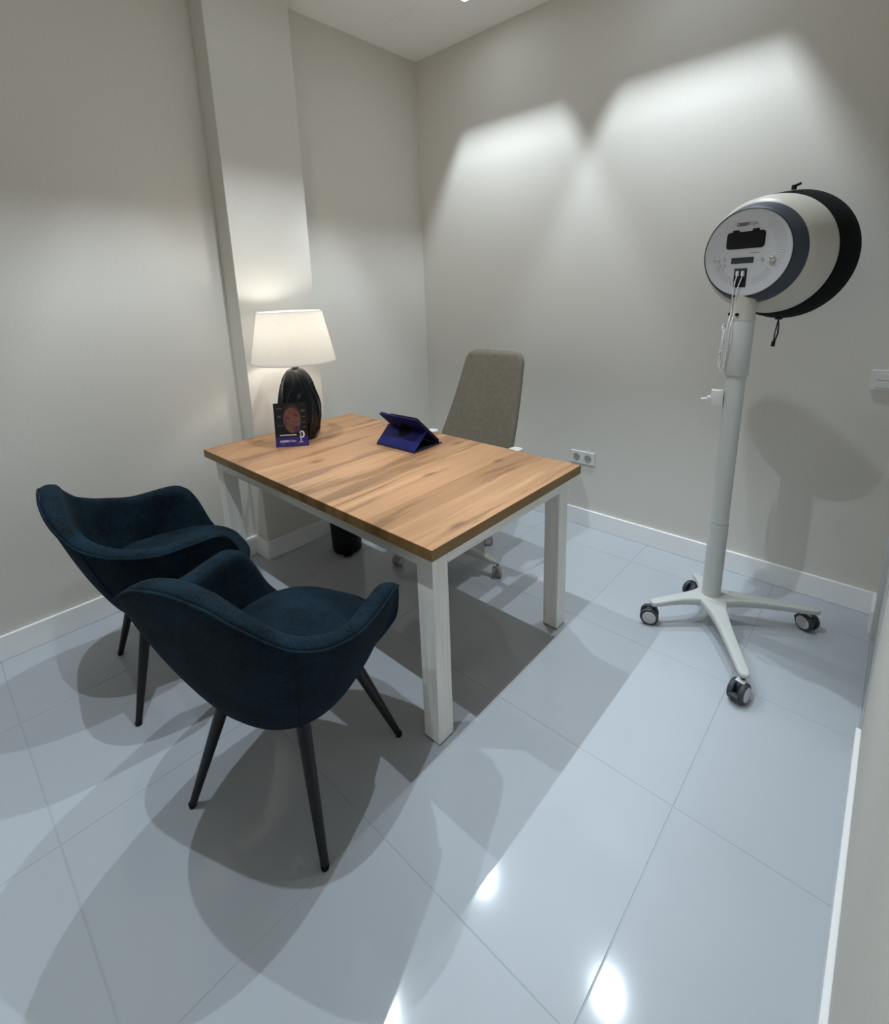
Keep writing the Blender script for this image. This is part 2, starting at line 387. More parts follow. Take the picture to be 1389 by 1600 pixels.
# downlights: trim frame, can, lens (recessed into the ceiling)
where = ['over the office chair', 'over the wheeled device', 'over the lamp end of the desk', 'over the free end of the desk', 'over the armchair by the wall', 'over the nearest armchair']
for i, (x, y) in enumerate(SPOTS):
    t = thing('downlight', 'square recessed ceiling downlight ' + where[i], 'downlight', (x, y, H), 0, 'ceiling downlights')
    A, o_ = CAN_A, CAN_A+.016
    fr = bmesh.new()
    for lo, hi in (((-o_, -o_, -.004), (o_, -A, 0)), ((-o_, A, -.004), (o_, o_, 0)), ((-o_, -A, -.004), (-A, A, 0)), ((A, -A, -.004), (o_, A, 0))):
        box(lo, hi, 0, 1, fr)
    obj('trim_frame', fr, M['white'], t)
    cn_ = bmesh.new(); z0_, z1_ = .0, CAN_H+.01
    for lo, hi in (((-A-.004, -A-.004, z0_), (A+.004, -A, z1_)), ((-A-.004, A, z0_), (A+.004, A+.004, z1_)), ((-A-.004, -A, z0_), (-A, A, z1_)), ((A, -A, z0_), (A+.004, A, z1_)), ((-A, -A, z1_-.004), (A, A, z1_))):
        box(lo, hi, 0, 1, cn_)
    obj('can', cn_, M['can'], t)
    obj('lens', box((-.02, -.02, z1_-.008), (.02, .02, z1_-.004)), M['lens'], t)

# ------------------------------------------------------------------ desk
DX0, DX1, DYa, DYb = .174, 1.701, -1.747, -.864
desk = thing('desk', 'oak-topped rectangular desk with square whitewashed legs', 'desk', ((DX0+DX1)/2, (DYa+DYb)/2, 0))
hx, hy = (DX1-DX0)/2, (DYb-DYa)/2; TH = .036
obj('desk_top', box((-hx+.0012, -hy+.0012, T-TH), (hx-.0012, hy-.0012, T), .001, 1), M['table_top'], desk)
eb = bmesh.new()
for lo, hi in (((-hx, -hy, T-TH), (hx, -hy+.0012, T-.0006)), ((-hx, hy-.0012, T-TH), (hx, hy, T-.0006)), ((-hx, -hy+.0012, T-TH), (-hx+.0012, hy-.0012, T-.0006)), ((hx-.0012, -hy+.0012, T-TH), (hx, hy-.0012, T-.0006))):
    box(lo, hi, 0, 1, eb)
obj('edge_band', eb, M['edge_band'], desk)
IN, LW = .036, .068
zt = T-TH
for sx in (-1, 1):
    for sy in (-1, 1):
        cx_, cy_ = sx*(hx-IN-LW/2), sy*(hy-IN-LW/2)
        lg = obj('leg', box((cx_-LW/2, cy_-LW/2, .004), (cx_+LW/2, cy_+LW/2, zt), .0015, 1), M['wash_z'], desk)
        obj('foot_pad', box((cx_-LW/2+.002, cy_-LW/2+.002, 0), (cx_+LW/2-.002, cy_+LW/2-.002, .004)), M['black'], lg)
AH = .062
for sy in (-1, 1):
    y = sy*(hy-IN-.011)
    obj('apron', box((-hx+IN+LW, y-.011, zt-AH), (hx-IN-LW, y+.011, zt), .001, 1), M['wash_x'], desk)
for sx in (-1, 1):
    x = sx*(hx-IN-.011)
    obj('apron', box((x-.011, -hy+IN+LW, zt-AH), (x+.011, hy-IN-LW, zt), .001, 1), M['wash_y'], desk)

# ------------------------------------------------------------------ bucket armchairs
RIM = [(0, .42), (40, .42), (50, .475), (57, .57), (64, .63), (74, .652), (100, .646), (120, .672), (135, .715), (150, .785), (165, .832), (180, .842)]
def plan(th, a, bf, br, ex):
    s, c_ = math.sin(th), math.cos(th)
    b = bf if c_ > 0 else br
    r = (abs(s/a)**ex + abs(c_/b)**ex)**(-1/ex)
    return r*s, r*c_
def make_armchair():
    t = thing('armchair', '', 'armchair')
    n = 144; bm = bmesh.new(); rings = []
    ZB = .335; rimo = []; seams = {k: [] for k in (-135, 135)}
    for k in range(n):
        d = k*360/n; d = d-360 if d > 180 else d
        th = math.radians(d); ad = abs(d); zr = interp(RIM, ad)
        ro = Vector(plan(th, .318, .268, .344, 3.0 if ad <= 90 else 3.3)); rb = Vector(plan(th, .185, .185, .185, 2.4))
        # rear part leans out with height
        wallf = min(1, max(0, (zr-.43)/.16))
        thick = .022+.036*wallf
        col_ = [(rb.x*.55, rb.y*.55, ZB-.004), (rb.x*.9, rb.y*.9, ZB)]
        for s in (.0, .1, .22, .36, .5, .64, .78, .9, 1.0):
            e = s**.86
            bul = math.sin(PI*s)*.008
            q = rb.lerp(ro, e); q = q + q.normalized()*bul
            zz = ZB+.004+(zr-.014-ZB-.004)*s**1.05
            col_.append((q.x, q.y, zz))
            if abs(ad-135) < .01:
                seams[135 if d > 0 else -135].append(Vector((q.x, q.y, zz))+Vector((q.x, q.y, 0)).normalized()*.0005)
        rimo.append((ro.x, ro.y, zr-.012))
        u = ro.normalized()
        top = ro-u*thick*.5; inn = ro-u*thick
        col_.append((ro.x-u.x*.006, ro.y-u.y*.006, zr-.003)); col_.append((top.x, top.y, zr+.002)); col_.append((inn.x+u.x*.006, inn.y+u.y*.006, zr-.004)); col_.append((inn.x-u.x*.004, inn.y-u.y*.004, zr-.016))
        ri = Vector(plan(th, .235, .205, .235, 2.5))
        zs = .405
        for s in (.25, .5, .75, 1.0):
            q = inn.lerp(ri, s); col_.append((q.x, q.y, (zr-.016)+(zs-(zr-.016))*s))
        col_.append((ri.x*.5, ri.y*.5, zs-.004))
        rings.append([bm.verts.new(v) for v in col_])
    m_ = len(rings[0])
    for k in range(n):
        A, B = rings[k], rings[(k+1) % n]
        for j in range(m_-1): bm.faces.new((A[j], B[j], B[j+1], A[j+1]))
    bm.faces.new([r_[0] for r_ in rings][::-1]); bm.faces.new([r_[-1] for r_ in rings])
    sh = subsurf(obj('shell', bm, M['teal'], t, True), 1)
    # piping along the outer rim from arm end to arm end
    pth = []
    for k in range(n):
        d = (k*360/n); 
        if 67.5 <= d <= 292.5:
            pth.append(Vector(rimo[k]) + Vector((rimo[k][0], rimo[k][1], 0)).normalized()*.001)
    obj('piping', tube(pth, .0042, 8), M['teal'], sh, True)
    for s_ in seams.values():
        if len(s_) > 3: obj('seam', tube(s_, .0022, 6), M['teal'], sh, True)
    # seat cushion
    bm = bmesh.new(); rr = []; n2 = 72
    lv = [(.80, .407, 0), (1.0, .415, 0), (1.035, .440, 0), (1.02, .464, 0), (.95, .480, 0), (.8, .490, 0), (.55, .498, 0), (.25, .501, 0)]
    for f, z, _ in lv:
        ring = []
        for k in range(n2):
            th = 2*PI*k/n2; x, y = plan(th, .232, .27, .222, 3.0)
            x, y = x*f, y*f
            zz = z
            if z > .45: zz = z - .012*max(0, (y/.26))**2
            ring.append(bm.verts.new((x, y, zz)))
        rr.append(ring)
    for A, B in zip(rr, rr[1:]):
        for k in range(n2): bm.faces.new((A[k], A[(k+1) % n2], B[(k+1) % n2], B[k]))
    bm.faces.new(rr[0][::-1]); bm.faces.new(rr[-1])
    subsurf(obj('seat_cushion', bm, M['teal'], t, True), 1)
    for sx in (-1, 1):
        for sy in (-1, 1):
            p0 = Vector((sx*.13, sy*.12, .345)); p1 = Vector((sx*.23, sy*.21, .006))
            lg = obj('leg', tube([p0, p0.lerp(p1, .5), p1], [.0195, .0155, .0105], 20), M['black_metal'], t, True, .8)
            obj('foot_cap', tube([p1+Vector((0, 0, .006)), Vector((p1.x, p1.y, 0))], [.0115, .0105], 16), M['black'], lg, True, .8)
    return t
ac = make_armchair()
ac.location = (1.39, -2.047, 0); ac.rotation_euler = (0, 0, math.radians(20.5))
tag(ac, 'dark teal upholstered armchair nearest the viewer at the desk corner', 'armchair', 'teal visitor armchairs')
ac2 = copy_tree(ac); ac2.location = (.61, -2.09, 0); ac2.rotation_euler = (0, 0, math.radians(-8.7))
tag(ac2, 'dark teal upholstered armchair farther back beside the left wall', 'armchair', 'teal visitor armchairs')

# ------------------------------------------------------------------ office chair
oc = thing('office_chair', 'taupe high-back swivel chair with white frame behind the desk', 'office chair', (.94, -.841, 0), 0)
obj('gas_column', join(lathe([(.028, .085), (.028, .25)], 24), xf(lathe([(.018, .25), (.018, .40)], 24), Matrix())), M['chair_white'], oc, True, .8)
obj('base_hub', lathe([(.034, .075), (.046, .085), (.046, .115), (.036, .128)], 32), M['chair_white'], oc, True, .8)
def caster_wheels(R_, wd, gap, mt, mh, parent, loc, ang, brake=False, disc=.66):
    """twin wheel caster, axle height R_, wheels roll along angle ang"""
    mtx = Matrix.Translation(loc) @ Matrix.Rotation(ang, 4, 'Z')
    rot = Matrix.Rotation(PI/2, 4, 'X')
    for s in (-1, 1):
        off = Matrix.Translation((0, s*(gap/2+wd/2), R_))
        wh = obj('wheel', xf(lathe([(R_*.5, -wd/2), (R_*.93, -wd/2), (R_, -wd*.3), (R_, wd*.3), (R_*.93, wd/2), (R_*.5, wd/2)], 32), mtx @ off @ rot), mt, parent, True, .7)
        obj('wheel_disc', xf(lathe([(R_*disc*.3, -.002), (R_*disc, -.002), (R_*disc, .0022), (R_*disc*.9, .003)], 28), mtx @ Matrix.Translation((0, s*(gap/2+wd+.0008), R_)) @ rot), mh, wh, True, .7)
    obj('fork', join(xf(box((-.012, -gap/2+.001, R_*.8), (.032, gap/2-.001, R_*1.9), .004), mtx), xf(lathe([(.0075, R_*1.6), (.0075, R_*2.35)], 16), mtx @ Matrix.Translation((.022, 0, 0)))), mt, parent, True, .7)
    if brake:
        obj('brake_lever', xf(box((-R_*1.25, -gap/2-wd*.5, R_*.75), (-R_*.55, gap/2+wd*.5, R_*1.15), .006), mtx), mt, parent, True, .7)
        obj('brake_label', xf(box((-R_*.1, -gap/2-wd*.35, R_*2.02), (R_*.62, gap/2+wd*.35, R_*2.07), .0), mtx @ Matrix.Translation((0, 0, -.0025))), M['white'], parent)
for k in range(5):
    a = math.radians(-135+72*k); u = Vector((math.cos(a), math.sin(a), 0)); v = Vector((-u.y, u.x, 0))
    path = [u*.03+Vector((0, 0, .100)), u*.12+Vector((0, 0, .100)), u*.22+Vector((0, 0, .088)), u*.295+Vector((0, 0, .074))]
    bm = bmesh.new(); rings = []
    for (pt, w_, h_) in zip(path, (.026, .022, .018, .015), (.019, .017, .014, .011)):
        prof = rrect(2*w_, 2*h_, h_*.7, 3)
        rings.append([bm.verts.new(pt+v*x+Vector((0, 0, y))) for x, y in prof])
    for A, B in zip(rings, rings[1:]):
        for q in range(len(A)): bm.faces.new((A[q], A[(q+1) % len(A)], B[(q+1) % len(A)], B[q]))
    bm.faces.new(rings[0]); bm.faces.new(rings[-1])
    arm = subsurf(obj('base_arm', bm, M['chair_white'], oc, True), 1)
    cst = bpy.data.objects.new('caster', None); C.objects.link(cst); cst.parent = oc
    caster_wheels(.026, .016, .012, M['wheel_grey'], M['hub'], cst, u*.285, a+.9+.5*k)
# seat
def cushion(pts_fn, lv, nn=64):
    bm = bmesh.new(); rr = []
    for f, z in lv:
        rr.append([bm.verts.new((*[c_*f for c_ in pts_fn(2*PI*k/nn)], z)) for k in range(nn)])
    for A, B in zip(rr, rr[1:]):
        for k in range(nn): bm.faces.new((A[k], A[(k+1) % nn], B[(k+1) % nn], B[k]))
    bm.faces.new(rr[0][::-1]); bm.faces.new(rr[-1]); return bm
obj('seat', xf(cushion(lambda t_: plan(t_, .25, .235, .235, 4), [(.9, .425), (.98, .43), (1, .45), (.985, .475), (.93, .488), (.7, .493), (.3, .494)]), Matrix.Translation((0, 0, 0))), M['taupe'], oc, True)
obj('seat_pan', xf(box((-.16, -.15, .395), (.16, .16, .424), .008), Matrix()), M['chair_white'], oc, True, .6)
# backrest: tapered cushion, leaning back
def back_cushion():
    bm = bmesh.new(); nu, nv = 32, 44; front = []; back = []
    Hb = .650; z0 = .475
    grid = {}
    for j in range(nv+1):
        v = j/nv
        hwid = .272 - .078*v
        # rounded top corners
        rr_ = .062; d = (1-v)*Hb
        if d < rr_: hwid = hwid - rr_ + math.sqrt(max(0, rr_*rr_-(rr_-d)**2))
        d2 = v*Hb
        if d2 < .05: hwid = hwid - .05 + math.sqrt(max(0, .05**2-(.05-d2)**2))
        for i in range(nu+1):
            u = -1+2*i/nu
            x = u*hwid
            edge = min((1-abs(u))*hwid, d, d2)
            th = .021*math.sqrt(max(0.0, min(1, edge/.021))*(2-min(1, edge/.021)))
            curve = .022*(x/.25)**2
            lean = .175+.265*v+.02*math.sin(PI*v)
            zz = z0+v*Hb*.972
            grid[i, j, 0] = bm.verts.new((x, lean-curve-th, zz)); grid[i, j, 1] = bm.verts.new((x, lean-curve+th, zz))
    for s in (0, 1):
        for j in range(nv):
            for i in range(nu):
                q = [grid[i, j, s], grid[i+1, j, s], grid[i+1, j+1, s], grid[i, j+1, s]]
                bm.faces.new(q if s == 0 else q[::-1])
    bmesh.ops.remove_doubles(bm, verts=bm.verts[:], dist=.0004)
    return bm
obj('backrest', back_cushion(), M['taupe'], oc, True)
obj('back_support', join(box((-.045, .13, .40), (.045, .245, .422), .006), xf(box((-.045, -.011, -.02), (.045, .011, .36), .006), Matrix.Translation((0, .245, .42)) @ Matrix.Rotation(-.39, 4, 'X'))), M['chair_white'], oc, True, .6)
for s in (-1, 1):
    ar = obj('armrest', xf(prism(rrect(.062, .29, .022), .628, .650, .006), Matrix.Translation((s*.292-.005, .09, 0))), M['chair_white'], oc, True, .6)
    obj('armrest_post', tube([(s*.16, .06, .415), (s*.28, .06, .42), (s*.29, .06, .45), (s*.29, .08, .635)], .0155, 14), M['chair_white'], oc, True, .8)

# ------------------------------------------------------------------ pedal bin
pb_ = thing('pedal_bin', 'small black pedal bin on the floor under the desk', 'waste bin', (.385, -1.115, 0), math.radians(56))
obj('bin_body', lathe([(.072, .004), (.08, .008), (.083, .02), (.088, .23), (.088, .236)], 48), M['black'], pb_, True, .7)
obj('bin_lid', lathe([(.09, .237), (.091, .252), (.084, .268), (.05, .281), (.012, .285)], 48), M['black'], pb_, True, .7)
obj('pedal', xf(prism(rrect(.05, .034, .01), .008, .020, .003), Matrix.Translation((0, -.092, 0))), M['black'], pb_, True, .6)

# ------------------------------------------------------------------ table lamp
LX, LY = .385, -1.335
lamp = thing('table_lamp', 'table lamp with white tapered shade and dark wavy ceramic base', 'table lamp', (LX, LY, T))
prof = [(0, .072), (.012, .081), (.05, .094), (.10, .103), (.15, .105), (.20, .099), (.25, .086), (.30, .069), (.335, .052), (.352, .036), (.358, .020)]
bm = bmesh.new(); rings = []; n = 160; nz = 70
for j in range(nz+1):
    z = .358*j/nz; r0 = interp(prof, z); ring = []
    fade = min(1, z/.03)*min(1, (.358-z)/.05)
    for k in range(n):
        th = 2*PI*k/n
        ph = 13*th + 1.7*math.sin(z*23+2*math.sin(th*2)) + .8*math.sin(z*47+th*3)
        wv = (1-abs(math.sin(ph/2)))**2.2
        r = r0*(1+fade*(.095*(wv-.25)+.025*math.sin(3*th+z*18)))
        ring.append(bm.verts.new((r*math.cos(th), r*math.sin(th), z)))
    rings.append(ring)
for A, B in zip(rings, rings[1:]):
    for k in range(n): bm.faces.new((A[k], A[(k+1) % n], B[(k+1) % n], B[k]))
bm.faces.new(rings[0][::-1]); bm.faces.new(rings[-1])
obj('lamp_base', bm, M['ceramic'], lamp, True)
obj('lamp_neck', lathe([(.017, .358), (.017, .366), (.012, .37), (.012, .41), (.016, .414), (.016, .428)], 24), M['brass'], lamp, True, .7)
SZ0, SZ1 = .391, .638
RB, RT = .204, .152
prof2 = [(RB, SZ0), (RT, SZ1), (RT-.0025, SZ1), (RB-.0025, SZ0)]
bm = lathe(prof2 + [prof2[0]], 96, cap0=False, cap1=False); bmesh.ops.remove_doubles(bm, verts=bm.verts[:], dist=1e-6)
sh = obj('lamp_shade', bm, M['shade'], lamp, True, .6)
def ringtube(r, z, rad):
    return tube([(r*math.cos(2*PI*k/64), r*math.sin(2*PI*k/64), z) for k in range(64)], rad, 8, closed=True)
obj('shade_ring', ringtube(RB-.004, SZ0+.003, .0022), M['white'], sh, True); obj('shade_ring', ringtube(RT-.004, SZ1-.003, .0022), M['white'], sh, True)
spd = [tube([(.016*math.cos(a), .016*math.sin(a), .40), ((RB-.008)*math.cos(a), (RB-.008)*math.sin(a), SZ0+.008)], .0016, 8) for a in (.5, .5+2*PI/3, .5+4*PI/3)]
obj('shade_spider', join(*spd), M['brass'], sh, True)
bl = obj('bulb', lathe([(.013, .425), (.016, .436), (.026, .456), (.029, .474), (.024, .492), (.011, .502)], 24), M['bulb'], lamp, True)
ld = bpy.data.lights.new('lamp_bulb_light', 'POINT'); lo = bpy.data.objects.new('lamp_bulb_light', ld); C.objects.link(lo)
ld.energy = 3.3; ld.color = (1.0, .965, .93); ld.shadow_soft_size = .034; lo.location = (LX, LY, T+.552)

# ------------------------------------------------------------------ leaflet card in front of the lamp
CA = Vector((.438, -1.510, T)); CB = Vector((.542, -1.395, T))
cang = math.atan2(CB.y-CA.y, CB.x-CA.x); cm = (CA+CB)/2
card = thing('display_card', 'black and purple advertising card with a face, leaning before the lamp base', 'display card', cm, cang)
LEAN = Matrix.Rotation(math.radians(-7), 4, 'X')   # card plane: local X right, Z up, faces -Y
CW, CH = .155, .212
obj('card_sheet', xf(box((-CW/2, -.0012, .0004), (CW/2, .0012, CH)), LEAN), M['card_black'], card)
obj('card_strut', join(xf(box((-.03, .0, .0), (.03, .0012, .15)), Matrix.Translation((0, .062, 0)) @ Matrix.Rotation(math.radians(16), 4, 'X'))), M['card_black'], card)
def flat(pts, d):  # flat print lying on the card face
    bm = prism(pts, 0, .0003)
    return xf(bm, LEAN @ Matrix.Translation((0, -.0013-d, 0)) @ Matrix.Rotation(PI/2, 4, 'X'))
def rect(x0, y0, x1, y1): return [(x0, y0), (x1, y0), (x1, y1), (x0, y1)]
def ell(cx_, cy_, a, b, n=28, rot=0): return [(cx_+a*math.cos(2*PI*k/n)*math.cos(rot)-b*math.sin(2*PI*k/n)*math.sin(rot), cy_+a*math.cos(2*PI*k/n)*math.sin(rot)+b*math.sin(2*PI*k/n)*math.cos(rot)) for k in range(n)]
obj('purple_band', flat(rect(-CW/2, .0008, CW/2, .046), 0), M['card_purple'], card)
def jn(l): return join(*l)
obj('printed_hair', flat(ell(.008, .135, .045, .070), 0), M['hair'], card)
facep = []
for k in range(36):
    a = 2*PI*k/36; s_ = math.sin(a); wdt = .040*(1-.20*max(0, -s_)**1.5)
    facep.append((.006+wdt*math.cos(a), .128+.062*s_))
obj('printed_face', flat(facep, .0003), M['skin'], card)
for bm_ in [flat(ell(-.012, .138, .011, .006, rot=-.2), .0006), flat(ell(.024, .152, .011, .006, rot=-.2), .0006), flat(ell(.026, .085, .017, .016), .0006), flat(ell(.011, .118, .006, .004), .0006), flat(ell(-.026, .118, .005, .02), .0006)]: obj('printed_shadow', bm_, M['skin_purple'], card)
obj('printed_mouth', flat(ell(.004, .099, .014, .005, rot=-.15), .0006), M['lips'], card)
bars = [(-.064, .186, .026), (-.060, .150, .014), (-.060, .145, .014), (-.062, .103, .024), (.052, .176, .018), (.052, .170, .018), (.056, .143, .012), (.052, .116, .018), (.050, .094, .02)]
for x, y, w_ in bars: obj('caption_mark', flat(rect(x, y-.0011, x+w_, y+.0011), 0), M['card_grey'], card)
obj('headline_mark', flat(rect(-.057, .0545, .022, .0585), 0), M['card_white'], card)
for r_ in ((-.057, .0095, -.034, .0115), (.012, .0105, .06, .0118)): obj('footer_mark', flat(rect(*r_), .0003), M['card_grey'], card)
TM = LEAN @ Matrix.Translation((0, -.0019, 0)) @ Matrix.Rotation(PI/2, 4, 'X')
text_obj('brand_lettering', 'OBSERV', .0135, M['card_white'], card, TM @ Matrix.Translation((-.057, .026, 0)), .0002, .0003, 'LEFT')
text_obj('model_lettering', '520x', .0125, M['card_white'], card, TM @ Matrix.Translation((-.0055, .026, 0)), .0002, 0, 'LEFT')
# emblem: ring-shaped device on a stand
arc = []
for k in range(25):
    a = math.radians(150-300*k/24); arc.append((.048+.0135*math.cos(a), .0575+.0175*math.sin(a)))
for k in range(25):
    a = math.radians(-150+300*k/24); arc.append((.0455+.0085*math.cos(a), .0575+.0125*math.sin(a)))
obj('device_emblem', jn([flat(arc, .0003), flat(rect(.0405, .022, .0440, .066), .0006), flat(rect(.031, .019, .053, .0215), .0003)]), M['card_white'], card)

# ------------------------------------------------------------------ tablet in a folding case
tab = thing('tablet', 'tablet standing in a royal blue folding case on the desk', 'tablet', (.92, -1.18, T), math.radians(2))
TW = .252
obj('case_base', box((-TW/2, .0, 0), (TW/2, .195, .005), .002), M['darkblue'], tab)
def slab(p0, p1, t_, w_, bev, rr=.012):
    """board of width w_ spanning from p0 to p1 in the YZ plane"""
    a = Vector((0, p0[0], p0[1])); b = Vector((0, p1[0], p1[1])); L_ = (b-a).length
    d = (b-a).normalized(); nx = Vector((1, 0, 0)); nz_ = nx.cross(d)
    mtx = Matrix((nx, d, nz_)).transposed().to_4x4(); mtx.translation = (a+b)/2
    return xf(prism(rrect(w_, L_, rr), -t_/2, t_/2, bev), mtx)
obj('case_flap', slab((.004, .006), (.090, .083), .004, TW, .001, .003), M['blue'], tab, True, .5)
cb = obj('case_back', slab((.178, .008), (.028, .150), .007, TW, .002, .012), M['blue'], tab, True, .5)
obj('tablet_body', slab((.184, .0135), (.034, .1555), .006, TW-.008, .0015, .012), M['glass'], tab, True, .5)
# swivel disc on the case back
d_ = (Vector((0, .028, .150))-Vector((0, .178, .008))).normalized(); nx = Vector((1, 0, 0)); nn_ = nx.cross(d_)
mtx = Matrix((nx, d_, nn_)).transposed().to_4x4(); mid_ = Vector((0, .103, .079))
sgn = -1 if nn_.y > 0 else 1
mtx.translation = mid_ + nn_*sgn*.0045
obj('swivel_disc', xf(lathe([(.040, -.0015), (.040, .001), (.037, .0015)], 40), mtx), M['disc'], tab, True, .6)
# lower half of the disc shows through on the flap
fd = (Vector((0, .090, .083))-Vector((0, .004, .006))).normalized(); fn = nx.cross(fd); mt2 = Matrix((nx, fd, fn)).transposed().to_4x4()
sg2 = -1 if fn.y > 0 else 1
mt2.translation = Vector((0, .090, .083)) - fd*.0005 + fn*sg2*.0022
half = [(.038*math.cos(math.radians(a)), min(0, -.016+.038*math.sin(math.radians(a)))) for a in range(155, 386, 7)]
obj('disc_cutout', xf(prism(half, -.0003, .0006), mt2), M['disc'], tab)

# ------------------------------------------------------------------ wheeled skin-analysis device
PB = Vector((2.136, -.487, .118)); PT = Vector((2.144, -.463, 1.325))
dev = thing('imaging_device', 'white drum-shaped imaging device with black hood on a wheeled pole stand', 'imaging device', (PB.x, PB.y, 0))
def D(p_): return Vector(p_) - Vector((PB.x, PB.y, 0))
ends = [Vector((1.950, -.672, .106)), Vector((2.356, -.885, .106)), Vector((2.502, -.292, .106)), Vector((2.030, -.320, .106))]
wheels = [(1.969, -.637), (2.334, -.882), (2.506, -.298), (2.029, -.263)]
cdir = [math.radians(18), math.radians(78), math.radians(-30), math.radians(60)]
for k, e_ in enumerate(ends):
    e = D(e_); b = Vector((0, 0, .106)); d = Vector((e.x, e.y, 0)); L_ = d.length; d.normalize(); v = Vector((-d.y, d.x, 0))
    bm = bmesh.new(); rings = []
    for f, w_, h_, zc in ((.0, .066, .016, .112), (.10, .054, .018, .113), (.22, .037, .019, .114), (.4, .026, .018, .113), (.65, .021, .0145, .108), (.88, .020, .013, .101), (.97, .018, .0115, .099), (1.0, .013, .009, .099)):
        pt = Vector((e.x*f, e.y*f, zc))
        rings.append([bm.verts.new(pt+v*x+Vector((0, 0, y))) for x, y in rrect(2*w_, 2*h_, h_*.6, 3)])
    for A, B in zip(rings, rings[1:]):
        for q in range(len(A)): bm.faces.new((A[q], A[(q+1) % len(A)], B[(q+1) % len(A)], B[q]))
    bm.faces.new(rings[0]); bm.faces.new(rings[-1])
    subsurf(obj('base_arm', bm, M['pole'], dev, True), 1)
    cst = bpy.data.objects.new('caster', None); C.objects.link(cst); cst.parent = dev
    sp = e - d*.022
    ca = cdir[k]; cl = Vector((sp.x, sp.y, 0)) - Vector((math.cos(ca), math.sin(ca), 0))*.022
    caster_wheels(.0375, .017, .018, M['wheel'], M['hub'], cst, cl, ca, k in (1, 2), .72)
obj('base_hub', lathe([(.058, .098), (.062, .106), (.060, .126), (.048, .131)], 40), M['pole'], dev, True, .7)
b0, t0 = D(PB), D(PT)
def onpole(z): return b0.lerp(t0, (z-PB.z)/(PT.z-PB.z))
obj('pole', tube([onpole(.12), onpole(.462)], .0365, 32), M['pole'], dev, True, .8)
obj('pole_upper', tube([onpole(.464), onpole(1.30)], .0345, 32), M['pole'], dev, True, .8)
obj('pole_sleeve', tube([onpole(1.085), onpole(1.087), onpole(1.302), onpole(1.305)], [.040, .0415, .0415, .040], 32), M['pole'], dev, True, .8)
# head: lathe about its axis, face towards -Z of the lathe then turned
FN = Vector((-.2535, -.9670, .0244)).normalized(); FC = D((2.1389, -.4924, 1.5399))
ez = FN; ex = Vector((0, 0, 1)).cross(ez).normalized(); ey = ez.cross(ex)   # looking at the face: ex to the right, ey up
HM = Matrix((ex, ey, ez)).transposed().to_4x4(); HM.translation = FC
def head(name, prof, m, parent, n=72, **k): return obj(name, xf(lathe([(r, -d) for r, d in prof], n, **k), HM), m, parent, True, .6)
hd = head('head_shell', [(.150, .020), (.176, .056), (.183, .060), (.192, .066), (.203, .09), (.212, .125), (.218, .16), (.221, .192), (.219, .205), (.21, .215)], M['offwhite'], dev)
head('face_bezel', [(.13, .002), (.156, .0015), (.1605, .006), (.180, .055), (.1805, .060), (.165, .061)], M['slate'], hd)
fp = head('face_plate', [(.10, .004), (.1535, .004), (.1535, .0008), (.1515, -.001)], M['facegrey'], hd)
head('face_rim', [(.1537, .003), (.1552, -.0012), (.1562, -.0002), (.1565, .004)], M['black'], hd, cap0=False, cap1=False)
hood = head('hood', [(.2205, .188), (.2235, .190), (.229, .21), (.238, .26), (.245, .305), (.242, .313), (.228, .308), (.20, .28)], M['hood'], hd)
def onface(bm, z=.0012): return xf(bm, HM @ Matrix.Translation((0, 0, z)))
def fx(px, py):  # crop pixel on the face close-up to face coordinates (metres)
    return px, py
# viewing window, displays, slot, controls on the face plate
def place(bm, x, y, z=.0011): return xf(bm, HM @ Matrix.Translation((x, y, z)))
obj('viewing_window', place(prism(rrect(.136, .060, .012), 0, .002, .0006), -.0055, .046), M['screen'], fp)
for hx_, hy_ in ((-.041, .0775), (.0285, .0785)):
    obj('window_hinge', place(box((-.011, -.004, 0), (.011, .005, .006), .001), hx_, hy_), M['black'], fp)
obj('display', place(prism(rrect(.080, .021, .001), 0, .0012), -.0094, -.0255), M['lcd'], fp)
sl = obj('slot', place(prism(rrect(.045, .066, .002), 0, .0014), -.0105, -.089), M['screen'], fp)
obj('slot_lip', place(box((-.0225, -.003, 0), (.0225, .006, .004), .0008), -.0105, -.060), M['lcd'], fp)
for x, y in [(-.115, -.0204), (-.098, -.0234), (-.076, -.018), (-.0925, -.041), (-.073, -.0415)]:
    obj('button', place(lathe([(.0052, 0), (.0056, .0015), (.0045, .004), (.002, .0048)], 20), x, y), M['chrome'], fp, True)
for x, y in [(-.114, -.009), (-.097, -.009), (-.076, -.006), (-.094, -.057), (-.075, -.057)]:
    obj('button_mark', place(box((-.003, -.0007, 0), (.003, .0007, .0004)), x, y), M['ink_light'], fp)
obj('knob', place(lathe([(.0055, 0), (.0058, .003), (.004, .006), (.002, .0064)], 20), .059, -.024), M['chrome'], fp, True)
obj('knob', place(lathe([(.012, 0), (.013, .003), (.0105, .010), (.0085, .0125), (.004, .013)], 32), .0937, -.0257), M['chrome'], fp, True)
